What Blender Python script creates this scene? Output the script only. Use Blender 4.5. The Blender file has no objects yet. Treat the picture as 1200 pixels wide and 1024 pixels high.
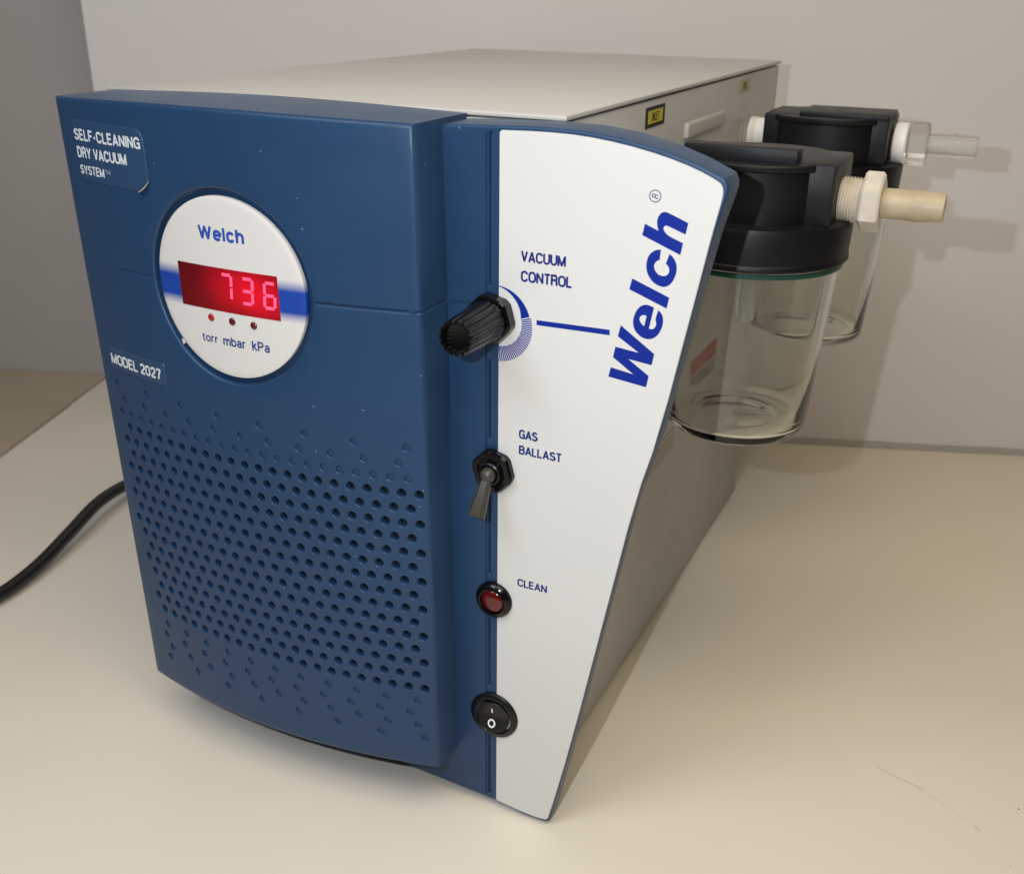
import bpy, bmesh, math, random
from mathutils import Vector, Matrix
from mathutils.geometry import delaunay_2d_cdt, tessellate_polygon
random.seed(7)
S = bpy.context.scene
COL = S.collection
PI = math.pi

# ------------------------------------------------------------------ camera
cd = bpy.data.cameras.new("camera"); cam = bpy.data.objects.new("camera", cd); COL.objects.link(cam)
S.camera = cam
rt = Vector((0.9008814, 0.4339448, 0.01022827)); up = Vector((-0.18234192, 0.35695274, 0.91615292)); fw = Vector((-0.39390878, 0.82721017, -0.40069841))
M = Matrix.Identity(4)
for i in range(3):
    M[i][0] = rt[i]; M[i][1] = up[i]; M[i][2] = -fw[i]
M[0][3], M[1][3], M[2][3] = 0.17342311, -0.35014173, 0.36404114
cam.matrix_world = M
cd.sensor_width = 36; cd.lens = 36 * 1213.2 / 1200; cd.clip_start = 0.01; cd.clip_end = 50
cd.dof.use_dof = True; cd.dof.focus_distance = 0.44; cd.dof.aperture_fstop = 20

# ------------------------------------------------------------------ light
W = bpy.data.worlds.new("World"); S.world = W; W.use_nodes = True
bg = W.node_tree.nodes["Background"]; bg.inputs[0].default_value = (1.0, 0.80, 0.62, 1); bg.inputs[1].default_value = 0.035
def lamp(name, kind, loc, power, col, target=None, **kw):
    d = bpy.data.lights.new(name, kind); d.energy = power; d.color = col
    for k, v in kw.items(): setattr(d, k, v)
    o = bpy.data.objects.new(name, d); COL.objects.link(o); o.location = loc
    if target is not None: o.rotation_euler = (Vector(target) - Vector(loc)).to_track_quat('-Z', 'Y').to_euler()
    return o
lamp("flash_lamp", 'POINT', (0.1150, -0.352, 0.3835), 3.85, (0.96, 1.0, 1.06), shadow_soft_size=0.0025)
lamp("ceiling_lamp", 'AREA', (0.24, -0.30, 0.95), 5.8, (1.0, 0.87, 0.63), target=(0.05, 0.05, 0), shape='RECTANGLE', size=0.75, size_y=0.6)
lamp("cool_side_lamp", 'AREA', (-0.3, -0.6, 0.9), 3.6, (0.78, 0.87, 1.0), target=(0.0, 0.1, 0), shape='RECTANGLE', size=0.4, size_y=0.4)  # unseen cool lamp at left, placed and tinted to match the tones
S.view_settings.view_transform = 'Standard'; S.view_settings.look = 'None'
S.view_settings.exposure = 0.0; S.view_settings.gamma = 1.0
S.render.engine = 'CYCLES'
S.cycles.max_bounces = 12; S.cycles.transmission_bounces = 10; S.cycles.transparent_max_bounces = 8
S.cycles.use_denoising = True

# ------------------------------------------------------------------ materials
def mat(name, col, rough=0.5, metal=0.0, noise=None, bump=None, rvar=0.0, **kw):
    m = bpy.data.materials.new(name); m.use_nodes = True
    nt = m.node_tree; b = nt.nodes["Principled BSDF"]
    b.inputs["Base Color"].default_value = (*col, 1); b.inputs["Roughness"].default_value = rough; b.inputs["Metallic"].default_value = metal
    for k, v in kw.items():
        b.inputs[k].default_value = v
    tc = nt.nodes.new("ShaderNodeTexCoord")
    if noise:   # (scale, darker factor)
        n = nt.nodes.new("ShaderNodeTexNoise"); n.inputs["Scale"].default_value = noise[0]; n.inputs["Detail"].default_value = 6
        r = nt.nodes.new("ShaderNodeMapRange"); r.inputs[1].default_value = 0.35; r.inputs[2].default_value = 0.7
        mx = nt.nodes.new("ShaderNodeMix"); mx.data_type = 'RGBA'
        mx.inputs[6].default_value = (*col, 1); mx.inputs[7].default_value = (*[c * noise[1] for c in col], 1)
        nt.links.new(tc.outputs["Object"], n.inputs["Vector"]); nt.links.new(n.outputs["Fac"], r.inputs[0])
        nt.links.new(r.outputs[0], mx.inputs[0]); nt.links.new(mx.outputs[2], b.inputs["Base Color"])
    if rvar:
        n = nt.nodes.new("ShaderNodeTexNoise"); n.inputs["Scale"].default_value = 45; n.inputs["Detail"].default_value = 8; n.inputs["Roughness"].default_value = 0.7
        r = nt.nodes.new("ShaderNodeMapRange"); r.inputs[1].default_value = 0.3; r.inputs[2].default_value = 0.7
        r.inputs[3].default_value = rough - rvar; r.inputs[4].default_value = rough + rvar
        nt.links.new(tc.outputs["Object"], n.inputs["Vector"]); nt.links.new(n.outputs["Fac"], r.inputs[0]); nt.links.new(r.outputs[0], b.inputs["Roughness"])
    if bump:    # (scale, strength, distance)
        n = nt.nodes.new("ShaderNodeTexNoise"); n.inputs["Scale"].default_value = bump[0]; n.inputs["Detail"].default_value = 3
        u = nt.nodes.new("ShaderNodeBump"); u.inputs["Strength"].default_value = bump[1]; u.inputs["Distance"].default_value = bump[2]
        nt.links.new(tc.outputs["Object"], n.inputs["Vector"]); nt.links.new(n.outputs["Fac"], u.inputs["Height"]); nt.links.new(u.outputs[0], b.inputs["Normal"])
    return m
def emis(m, col, s):
    b = m.node_tree.nodes["Principled BSDF"]; b.inputs["Emission Color"].default_value = (*col, 1); b.inputs["Emission Strength"].default_value = s; return m
def specks(m, scale, thresh, col):
    """tiny dust specks: voronoi dots mixed over the base colour"""
    nt = m.node_tree; b = nt.nodes["Principled BSDF"]; tc = nt.nodes.new("ShaderNodeTexCoord")
    v = nt.nodes.new("ShaderNodeTexVoronoi"); v.inputs["Scale"].default_value = scale
    r = nt.nodes.new("ShaderNodeMath"); r.operation = 'LESS_THAN'; r.inputs[1].default_value = thresh
    rn = nt.nodes.new("ShaderNodeSeparateColor"); g = nt.nodes.new("ShaderNodeMath"); g.operation = 'GREATER_THAN'; g.inputs[1].default_value = 0.72
    mu = nt.nodes.new("ShaderNodeMath"); mu.operation = 'MULTIPLY'
    mx = nt.nodes.new("ShaderNodeMix"); mx.data_type = 'RGBA'; mx.inputs[7].default_value = (*col, 1)
    nt.links.new(tc.outputs["Object"], v.inputs["Vector"]); nt.links.new(v.outputs["Distance"], r.inputs[0])
    nt.links.new(v.outputs["Color"], rn.inputs[0]); nt.links.new(rn.outputs[0], g.inputs[0])
    nt.links.new(r.outputs[0], mu.inputs[0]); nt.links.new(g.outputs[0], mu.inputs[1]); nt.links.new(mu.outputs[0], mx.inputs[0])
    src = b.inputs["Base Color"].links[0].from_socket if b.inputs["Base Color"].links else None
    if src: nt.links.new(src, mx.inputs[6])
    else: mx.inputs[6].default_value = b.inputs["Base Color"].default_value
    nt.links.new(mx.outputs[2], b.inputs["Base Color"])
    return m

BLUE = (0.0120, 0.0455, 0.116)
M_blue = specks(mat("blue_moulding", BLUE, 0.42, noise=(9, 0.90), bump=(1600, 0.12, 0.0002), rvar=0.05, **{"IOR": 1.5, "Specular IOR Level": 0.38, "Sheen Weight": 0.10, "Sheen Roughness": 0.35, "Sheen Tint": (0.8, 0.85, 0.9, 1)}), 130, 0.045, (0.16, 0.21, 0.30))
M_dark = mat("grille_foam", (0.006, 0.010, 0.018), 0.9)
M_white = specks(mat("label_film", (0.63, 0.635, 0.63), 0.38, noise=(14, 0.975), bump=(260, 0.06, 0.0002), rvar=0.05), 60, 0.03, (0.55, 0.53, 0.50))
M_ink = mat("blue_ink", (0.001, 0.018, 0.25), 0.5, **{"Specular IOR Level": 0.25})
M_inkt = mat("small_blue_ink", (0.006, 0.016, 0.17), 0.5, **{"Specular IOR Level": 0.25})
M_print = mat("white_ink", (0.62, 0.66, 0.70), 0.5)
M_stick = mat("blue_sticker", (0.024, 0.060, 0.135), 0.30, rvar=0.06)
M_stickedge = mat("sticker_edge", (0.36, 0.33, 0.30), 0.5)
M_body = mat("grey_enamel", (0.47, 0.465, 0.46), 0.42, noise=(20, 0.95), bump=(900, 0.16, 0.0004), rvar=0.08)
M_lid = specks(mat("cream_enamel", (0.51, 0.50, 0.485), 0.36, noise=(7, 0.95), bump=(700, 0.10, 0.0003), rvar=0.06), 30, 0.02, (0.30, 0.26, 0.20))
M_black = mat("black_gloss_plastic", (0.003, 0.003, 0.0034), 0.15, rvar=0.03, **{"Specular IOR Level": 0.32})
M_blackm = mat("black_satin_plastic", (0.005, 0.005, 0.0055), 0.33, rvar=0.05, **{"Specular IOR Level": 0.35})
M_lever = mat("lever_plastic", (0.045, 0.043, 0.036), 0.38, rvar=0.08)
M_cap = mat("cap_plastic", (0.0050, 0.0053, 0.0070), 0.42, bump=(2600, 0.35, 0.0002), rvar=0.08, **{"Specular IOR Level": 0.30})
M_red = mat("red_lens", (0.085, 0.003, 0.004), 0.12, **{"Coat Weight": 0.25, "Coat Roughness": 0.05})
M_led = mat("red_led", (0.09, 0.005, 0.006), 0.15)
M_ledon = emis(mat("red_led_lit", (0.22, 0.01, 0.01), 0.2), (1, 0.02, 0.02), 0.10)
M_glass = mat("jar_glass", (0.89, 0.905, 0.875), 0.035, **{"Transmission Weight": 1.0, "IOR": 1.46})
M_gasket = mat("green_gasket", (0.004, 0.060, 0.042), 0.4)
M_ivory = mat("aged_nylon", (0.50, 0.42, 0.28), 0.40, noise=(90, 0.75), rvar=0.1, **{"Subsurface Weight": 0.25, "Subsurface Radius": (0.004, 0.003, 0.0015), "Subsurface Scale": 1.0})
M_nylon = mat("white_nylon", (0.66, 0.60, 0.52), 0.30, noise=(120, 0.85), rvar=0.1, **{"Subsurface Weight": 0.2, "Subsurface Radius": (0.004, 0.003, 0.002), "Subsurface Scale": 1.0})
M_ptfe = mat("white_washer", (0.80, 0.79, 0.77), 0.4)
M_clear = mat("clear_polymer", (0.90, 0.895, 0.88), 0.26, **{"Transmission Weight": 0.92, "IOR": 1.22})
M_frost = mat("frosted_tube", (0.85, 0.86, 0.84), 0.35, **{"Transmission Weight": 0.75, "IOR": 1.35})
M_yel = mat("yellow_tag", (0.62, 0.52, 0.03), 0.45)
M_yel2 = mat("faded_yellow_tag", (0.50, 0.45, 0.14), 0.5)
M_tagk = mat("tag_black", (0.012, 0.012, 0.012), 0.5)
M_cord = mat("cord_rubber", (0.006, 0.006, 0.0065), 0.36, rvar=0.08)
M_rub = mat("rubber_foot", (0.02, 0.02, 0.02), 0.8)
M_wall = mat("wall_paint", (0.69, 0.66, 0.66), 0.75, noise=(3.0, 0.94), bump=(60, 0.10, 0.002))
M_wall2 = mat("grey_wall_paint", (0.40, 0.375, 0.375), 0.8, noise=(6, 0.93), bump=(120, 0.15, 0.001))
M_table = specks(mat("cream_laminate", (0.75, 0.69, 0.595), 0.42, noise=(4, 0.94), bump=(300, 0.05, 0.0003), rvar=0.08), 26, 0.022, (0.22, 0.17, 0.12))
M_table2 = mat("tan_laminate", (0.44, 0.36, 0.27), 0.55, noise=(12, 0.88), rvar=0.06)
M_seam = mat("dark_seam", (0.05, 0.035, 0.025), 0.8)
M_bead = mat("grey_bead", (0.36, 0.34, 0.31), 0.6)
M_paper = mat("label_paper", (0.52, 0.50, 0.46), 0.5)
M_lred = mat("label_red", (0.36, 0.11, 0.10), 0.5)
M_lgrey = mat("label_grey", (0.25, 0.24, 0.23), 0.5)

# ------------------------------------------------------------------ helpers
def link(name, me, m, parent=None, smooth=35, label=None):
    o = bpy.data.objects.new(name, me); COL.objects.link(o)
    if m is not None and not me.materials: me.materials.append(m)
    if smooth:
        for p in me.polygons: p.use_smooth = True
        me.set_sharp_from_angle(angle=math.radians(smooth))
    if parent: o.parent = parent
    if label: o["label"] = label
    return o
def obj(name, bm, m, parent=None, smooth=35, label=None, recalc=True):
    if recalc: bmesh.ops.recalc_face_normals(bm, faces=bm.faces[:])
    me = bpy.data.meshes.new(name); bm.to_mesh(me); bm.free()
    return link(name, me, m, parent, smooth, label)
def box(x0, x1, y0, y1, z0, z1, r=0.0, seg=2, bm=None):
    b = bmesh.new()
    bmesh.ops.create_cube(b, size=1)
    for v in b.verts: v.co = Vector(((x0 + x1) / 2 + v.co.x * (x1 - x0), (y0 + y1) / 2 + v.co.y * (y1 - y0), (z0 + z1) / 2 + v.co.z * (z1 - z0)))
    if r: bmesh.ops.bevel(b, geom=b.edges[:] , offset=r, segments=seg, affect='EDGES', profile=0.5)
    if bm is None: return b
    me = bpy.data.meshes.new("tmp"); b.to_mesh(me); b.free(); bm.from_mesh(me); bpy.data.meshes.remove(me); return bm
def merge(bm, b):
    me = bpy.data.meshes.new("tmp"); b.to_mesh(me); b.free(); bm.from_mesh(me); bpy.data.meshes.remove(me); return bm
def lathe(prof, seg=64, axis='Z', org=(0, 0, 0), close=False, flute=None):
    """prof: list of (radius, height); axis Z up, X right or Y (height grows towards -y)"""
    bm = bmesh.new(); rings = []
    for (r, h) in prof:
        ring = []
        if r < 1e-7:
            ring = [bm.verts.new(_ax(axis, 0, 0, h, org))]
        else:
            for k in range(seg):
                a = 2 * PI * k / seg; rr = r
                if flute: rr = flute(r, h, a)
                ring.append(bm.verts.new(_ax(axis, rr * math.cos(a), rr * math.sin(a), h, org)))
        rings.append(ring)
    pairs = list(zip(rings, rings[1:])) + ([(rings[-1], rings[0])] if close else [])
    for A, B in pairs:
        if len(A) == 1 and len(B) == 1: continue
        for k in range(seg):
            k2 = (k + 1) % seg
            if len(A) == 1: bm.faces.new((A[0], B[k], B[k2]))
            elif len(B) == 1: bm.faces.new((A[k], A[k2], B[0]))
            else: bm.faces.new((A[k], A[k2], B[k2], B[k]))
    return bm
def _ax(axis, a, b, h, o):
    if axis == 'Z': return (o[0] + a, o[1] + b, o[2] + h)
    if axis == 'X': return (o[0] + h, o[1] + a, o[2] + b)
    return (o[0] + a, o[1] - h, o[2] + b)
def hexprism(x0, x1, r, yc, zc, ch=0.0008, rot=0.3):
    bm = bmesh.new(); rings = []
    for x, rr in ((x0, r - ch), (x0 + ch, r), (x1 - ch, r), (x1, r - ch)):
        rings.append([bm.verts.new((x, yc + rr * math.cos(rot + k * PI / 3), zc + rr * math.sin(rot + k * PI / 3))) for k in range(6)])
    for A, B in zip(rings, rings[1:]):
        for k in range(6): bm.faces.new((A[k], A[(k + 1) % 6], B[(k + 1) % 6], B[k]))
    bm.faces.new(rings[0]); bm.faces.new(rings[-1])
    return bm
def sc(p, k): return [(a * k, h) for a, h in p]
def circle(cx, cz, r, n): return [(cx + r * math.cos(2 * PI * k / n), cz + r * math.sin(2 * PI * k / n)) for k in range(n)]
def area(p): return 0.5 * sum(p[i][0] * p[(i + 1) % len(p)][1] - p[(i + 1) % len(p)][0] * p[i][1] for i in range(len(p)))
def inset(p, d):
    """move a CCW polygon inwards by d"""
    n = len(p); out = []
    for i in range(n):
        a, b, c = Vector(p[i - 1]), Vector(p[i]), Vector(p[(i + 1) % n])
        e1 = (b - a).normalized(); e2 = (c - b).normalized()
        n1 = Vector((-e1.y, e1.x)); n2 = Vector((-e2.y, e2.x)); m = n1 + n2
        if m.length < 1e-6: m = n1
        m.normalize(); s = d / max(0.35, m.dot(n1)); q = b + m * s
        out.append((q.x, q.y))
    return out
def inside(pt, poly):
    x, y = pt; c = False; j = len(poly) - 1
    for i in range(len(poly)):
        xi, yi = poly[i]; xj, yj = poly[j]
        if (yi > y) != (yj > y) and x < (xj - xi) * (y - yi) / (yj - yi + 1e-15) + xi: c = not c
        j = i
    return c
def densify(p, step):
    out = []
    for i in range(len(p)):
        a, b = p[i], p[(i + 1) % len(p)]; L = math.hypot(b[0] - a[0], b[1] - a[1]); n = max(1, int(L / step))
        for k in range(n): out.append((a[0] + (b[0] - a[0]) * k / n, a[1] + (b[1] - a[1]) * k / n))
    return out
def moulded(name, outline, yf, yback, r, feats, m, parent, grid=None, lines=(), notch=None, label=None, seg=4):
    """a moulded front: face y = yf(x,z) cut by features, rounded rim of radius r, sides back to yback.
    feats: (loop CCW, [(inset, depth), ...], floor?)   lines: ([(x,z)..], depth) creases"""
    inner = inset(outline, r)
    V = []; D = []; E = []
    def addloop(lp, dep=0.0, closed=True):
        s = len(V)
        for p in lp: V.append(Vector(p)); D.append(dep)
        n = len(lp)
        for k in range(n if closed else n - 1): E.append((s + k, s + (k + 1) % n))
        return list(range(s, s + n))
    il = addloop(inner)
    if notch:
        for k in il: D[k] = notch(V[k].x, V[k].y)
    fl = [addloop(f[0]) for f in feats]
    for pts, dep in lines: addloop(pts, dep, False)
    if grid:
        x0 = min(p[0] for p in inner); x1 = max(p[0] for p in inner); z0 = min(p[1] for p in inner); z1 = max(p[1] for p in inner)
        cents = [(sum(p[0] for p in f[0]) / len(f[0]), sum(p[1] for p in f[0]) / len(f[0]), max(math.hypot(p[0] - f[0][0][0], p[1] - f[0][0][1]) for p in f[0]) * 0.5 + 0.001) for f in feats]
        inn2 = inset(outline, r + 0.0015)
        x = x0 + grid / 2
        while x < x1:
            z = z0 + grid / 2
            while z < z1:
                if inside((x, z), inn2) and all((x - c[0]) ** 2 + (z - c[1]) ** 2 > c[2] ** 2 for c in cents) and all(abs(z - q[0][0][1]) > 0.002 for q in lines):
                    V.append(Vector((x, z))); D.append(0.0)
                z += grid
            x += grid
    vo, eo, fo, ov, oe, of = delaunay_2d_cdt(V, E, [], 0, 1e-7, True)
    mp = {}
    for i, ids in enumerate(ov):
        for k in ids: mp[k] = i
    dep = [0.0] * len(vo)
    for i, ids in enumerate(ov):
        if ids: dep[i] = max(D[k] for k in ids)
    bm = bmesh.new()
    bv = [bm.verts.new((v.x, yf(v.x, v.y) + dep[i], v.y)) for i, v in enumerate(vo)]
    boxes = [(min(p[0] for p in f[0]), max(p[0] for p in f[0]), min(p[1] for p in f[0]), max(p[1] for p in f[0])) for f in feats]
    for f in fo:
        c = sum((vo[k] for k in f), Vector((0, 0))) / len(f)
        if not inside(c, inner): continue
        cut = False
        for bx, ft in zip(boxes, feats):
            if bx[0] <= c.x <= bx[1] and bx[2] <= c.y <= bx[3] and inside(c, ft[0]): cut = True; break
        if not cut: bm.faces.new([bv[k] for k in f])
    for ft, ids in zip(feats, fl):
        prev = [bv[mp[k]] for k in ids]; n = len(prev); lp = ft[0]
        for ins, dp in ft[1]:
            q = inset(lp, ins) if ins else lp
            cur = [bm.verts.new((p[0], yf(p[0], p[1]) + dp, p[1])) for p in q]
            for k in range(n):
                bm.faces.new((prev[k], prev[(k + 1) % n], cur[(k + 1) % n], cur[k]))
            prev = cur
        if ft[2]: bm.faces.new(prev)
    prev = [bv[mp[k]] for k in il]; n = len(prev)
    steps = [(r * (1 - math.sin(a)), r * (1 - math.cos(a))) for a in [PI / 2 * (k + 1) / seg for k in range(seg)]]
    for ins, dp in steps + [(0.0, None)]:
        q = inset(outline, ins) if ins > 1e-9 else outline; cur = []
        for p in q:
            nd = notch(p[0], p[1]) if notch else 0
            cx = p[0] - (nd * 0.8 if p[0] > -0.06 else 0) * (1 - ins / r)
            cur.append(bm.verts.new((cx, (yf(p[0], p[1]) + dp + nd * (ins / r)) if dp is not None else (yback(p[0], p[1]) if callable(yback) else yback), p[1])))
        for k in range(n):
            bm.faces.new((prev[(k + 1) % n], prev[k], cur[k], cur[(k + 1) % n]))
        prev = cur
    if callable(yback): bm.faces.new(prev)
    bmesh.ops.recalc_face_normals(bm, faces=bm.faces[:])
    big = max(bm.faces, key=lambda f: f.calc_area() if abs(f.normal.y) > 0.8 else 0)
    if big.normal.y > 0: bmesh.ops.reverse_faces(bm, faces=bm.faces[:])
    return obj(name, bm, m, parent, 32, label, recalc=False)

# ---- flat prints -------------------------------------------------
def ribbon(bm, pts, w, yfn, lift, closed=False):
    n = len(pts); L = []; Rr = []
    P = [Vector(p) for p in pts]
    for i in range(n):
        a = P[i - 1] if (i > 0 or closed) else None; c = P[(i + 1) % n] if (i < n - 1 or closed) else None; b = P[i]
        e1 = (b - a).normalized() if a is not None else (c - b).normalized()
        e2 = (c - b).normalized() if c is not None else e1
        n1 = Vector((-e1.y, e1.x)); n2 = Vector((-e2.y, e2.x)); m = n1 + n2
        m = m.normalized() if m.length > 1e-6 else n1
        s = w / 2 / max(0.5, m.dot(n1))
        for lst, sg in ((L, 1), (Rr, -1)):
            q = b + m * s * sg; lst.append(bm.verts.new((q.x, yfn(q.x, q.y) - lift, q.y)))
    for i in range(n if closed else n - 1):
        j = (i + 1) % n; bm.faces.new((L[i], Rr[i], Rr[j], L[j]))
def arc(cx, cy, rx, ry, a0, a1, n=8): return [(cx + rx * math.cos(math.radians(a0 + (a1 - a0) * k / n)), cy + ry * math.sin(math.radians(a0 + (a1 - a0) * k / n))) for k in range(n + 1)]
def glyph(ch):
    """centre lines in a box of cap height 1 (stroke centre on 0 and 1); returns (width, [polylines])"""
    X = 0.62
    def O(w, h=1.0, y=0.0): return [arc(w / 2, y + h * .68, w / 2, h * .32, 180, 0, 8) + arc(w / 2, y + h * .32, w / 2, h * .32, 0, -180, 8) + [(0, y + h * .68)]]
    c = ch
    if c == 'A': return .66, [[(0, -.07), (.33, 1.02), (.66, -.07)], [(.11, .27), (.55, .27)]]
    if c == 'B': return .56, [[(0, -.07), (0, 1), (.34, 1)] + arc(.34, .765, .20, .235, 90, -90, 8) + [(0, .53)], [(.34, .53)] + arc(.35, .265, .23, .265, 90, -90, 8) + [(0, 0)]]
    if c == 'C': return .62, [arc(.31, .68, .31, .32, 10, 180, 9) + arc(.31, .32, .31, .32, 180, 350, 9)]
    if c == 'D': return .60, [[(0, 0), (0, 1), (.27, 1)] + arc(.27, .66, .33, .34, 90, 0, 6) + arc(.27, .34, .33, .34, 0, -90, 6) + [(-.07, 0)]]
    if c == 'E': return .50, [[(.52, 1), (0, 1), (0, 0), (.54, 0)], [(0, .53), (.48, .53)]]
    if c == 'F': return .46, [[(.50, 1), (0, 1), (0, -.07)], [(0, .51), (.44, .51)]]
    if c == 'G': return .64, [arc(.32, .68, .31, .32, 15, 180, 9) + arc(.32, .32, .31, .32, 180, 300, 7) + [(.62, .12), (.62, .47), (.34, .47)], [(.64, -.07), (.64, .30)]]
    if c == 'I': return .0, [[(0, -.07), (0, 1.07)]]
    if c == 'K': return .58, [[(0, -.07), (0, 1.07)], [(.55, 1.07), (.02, .42)], [(.20, .62), (.60, -.07)]]
    if c == 'L': return .46, [[(0, 1.07), (0, 0), (.50, 0)]]
    if c == 'M': return .74, [[(0, -.07), (0, 1.0), (.37, .0), (.74, 1.0), (.74, -.07)]]
    if c == 'N': return .60, [[(0, -.07), (0, 1.0), (.60, .0), (.60, 1.07)]]
    if c == 'O' or c == '0': return (.66 if c == 'O' else .5), O(.66 if c == 'O' else .5)
    if c == 'P': return .54, [[(0, -.07), (0, 1), (.30, 1)] + arc(.31, .74, .23, .26, 90, -90, 8) + [(0, .48)]]
    if c == 'R': return .56, [[(0, -.07), (0, 1), (.32, 1)] + arc(.32, .75, .23, .25, 90, -90, 8) + [(0, .50)], [(.34, .50)] + arc(.36, .34, .17, .16, 90, 0, 4) + [(.54, .10), (.58, -.07)]]
    if c == 'S': return .56, [arc(.28, .745, .26, .255, 15, 180, 8) + arc(.28, .745, .26, .215, 180, 255, 4) + arc(.28, .27, .28, .24, 75, 0, 4) + arc(.28, .27, .28, .27, 0, -170, 9)]
    if c == 'T': return .56, [[(-.03, 1), (.59, 1)], [(.28, 1), (.28, -.07)]]
    if c == 'U': return .60, [[(0, 1.07)] + arc(.30, .30, .30, .30, 180, 360, 9) + [(.60, 1.07)]]
    if c == 'V': return .62, [[(0, 1.07), (.31, -.01), (.62, 1.07)]]
    if c == 'W': return .92, [[(0, 1.07), (.22, .0), (.46, 1.0), (.70, .0), (.92, 1.07)]]
    if c == 'Y': return .62, [[(0, 1.07), (.31, .44), (.62, 1.07)], [(.31, .44), (.31, -.07)]]
    if c == '2': return .50, [arc(.25, .72, .25, .28, 170, -20, 8) + [(.05, .12), (0, 0), (.54, 0)]]
    if c == '7': return .50, [[(-.02, 1), (.50, 1), (.30, .5), (.18, -.07)]]
    if c == '-': return .26, [[(0, .38), (.26, .38)]]
    if c == 't': return .24, [[(.11, .98)] + arc(.23, .12, .12, .12, 180, 270, 4) + [(.28, 0)], [(-.02, .70), (.26, .70)]]
    if c == 'o': return .46, O(.46, .72)
    if c == 'r': return .24, [[(0, -.07), (0, .79)], [(0, .45)] + arc(.20, .50, .20, .22, 170, 85, 5) + [(.27, .72)]]
    if c == 'm': return .76, [[(0, -.07), (0, .79)], [(0, .5)] + arc(.19, .52, .19, .20, 180, 0, 7) + [(.38, -.07)], [(.38, .5)] + arc(.57, .52, .19, .20, 180, 0, 7) + [(.76, -.07)]]
    if c == 'n' or c == 'h': return .44, [[(0, -.07), (0, .79 if c == 'n' else 1.07)], [(0, .5)] + arc(.22, .50, .22, .22, 180, 0, 8) + [(.44, -.07)]]
    if c == 'b': return .46, [[(0, -.07), (0, 1.07)], O(.46, .72)[0]]
    if c == 'a': return .42, [arc(.21, .54, .20, .18, 165, 0, 7) + [(.41, .10), (.45, -.02)], [(.41, .42), (.20, .39)] + arc(.17, .20, .17, .19, 95, 270, 7) + arc(.20, .20, .21, .20, 280, 340, 4)]
    if c == 'k': return .42, [[(0, -.07), (0, 1.07)], [(.38, .79), (.02, .33)], [(.16, .48), (.43, -.07)]]
    if c == 'l': return .0, [[(0, -.07), (0, 1.07)]]
    if c == 'c': return .42, [arc(.22, .48, .22, .24, 20, 180, 8) + arc(.22, .24, .22, .24, 180, 340, 8)]
    if c == 'e': return .46, [[(.0, .37), (.46, .37), (.46, .48)] + arc(.23, .48, .23, .24, 0, 180, 8) + arc(.23, .24, .23, .24, 180, 330, 8)]
    return .2, []
def broken(pts, w):
    """cut a centre line at its sharp corners and let the pieces overlap there"""
    out = []; cur = [Vector(pts[0])]
    closed = (Vector(pts[0]) - Vector(pts[-1])).length < 1e-9
    for i in range(1, len(pts)):
        b = Vector(pts[i]); cur.append(b)
        if i < len(pts) - 1:
            a, c = cur[-2], Vector(pts[i + 1])
            if (b - a).length > 1e-9 and (c - b).length > 1e-9 and math.degrees((b - a).angle(c - b)) > 48:
                ang = (b - a).angle(c - b); e = w * (.46 if ang < 1.9 else .16)
                cur[-1] = b + (b - a).normalized() * e; out.append(cur); cur = [b - (c - b).normalized() * e * (1 if ang > 1.9 else 0.0)]
    out.append(cur)
    return [[tuple(q) for q in p] for p in out]
def text(name, s, x0, x1, zb, zt, weight, m, parent, yfn, lift, gap=.24, label=None):
    """print the words s in the box x0..x1, zb..zt (cap height)"""
    H = zt - zb; w = weight * H; ch = H - w
    tot = 0.0; lay = []
    for i, c in enumerate(s):
        if c == ' ': tot += .34; continue
        wd, pl = glyph(c); lay.append((tot, pl)); tot += wd + gap
    tot -= gap; sx = (x1 - x0 - w) / tot
    bm = bmesh.new(); k = 0
    for off, pl in lay:
        for p in pl:
            k += 1
            pts = [(x0 + w / 2 + (off + a) * sx, zb + w / 2 + b * ch) for a, b in p]
            for pp in broken(pts, w):
                k += 1; ribbon(bm, pp, w, yfn, lift + (k % 5) * 0.000008)
    return obj(name, bm, m, parent, 0, label)
def flat(name, polys, m, parent, yfn, lift, label=None):
    """polys: list of [outer, hole, ...] in (x,z)"""
    bm = bmesh.new()
    for pl in polys:
        pts = [p for lp in pl for p in lp]
        vs = [bm.verts.new((p[0], yfn(p[0], p[1]) - lift, p[1])) for p in pts]
        for t in tessellate_polygon([[Vector((p[0], p[1], 0)) for p in lp] for lp in pl]):
            try: bm.faces.new([vs[i] for i in t])
            except ValueError: pass
    return obj(name, bm, m, parent, 0, label)
def chaikin(p, ang=55, it=2):
    for _ in range(it):
        out = []; n = len(p)
        for i in range(n):
            a, b, c = Vector(p[i - 1]), Vector(p[i]), Vector(p[(i + 1) % n])
            t = math.degrees((b - a).angle(c - b))
            if t > ang: out.append(tuple(b))
            else: out.append(tuple(b.lerp(a, .25))); out.append(tuple(b.lerp(c, .25)))
        p = out
    return p
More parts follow.
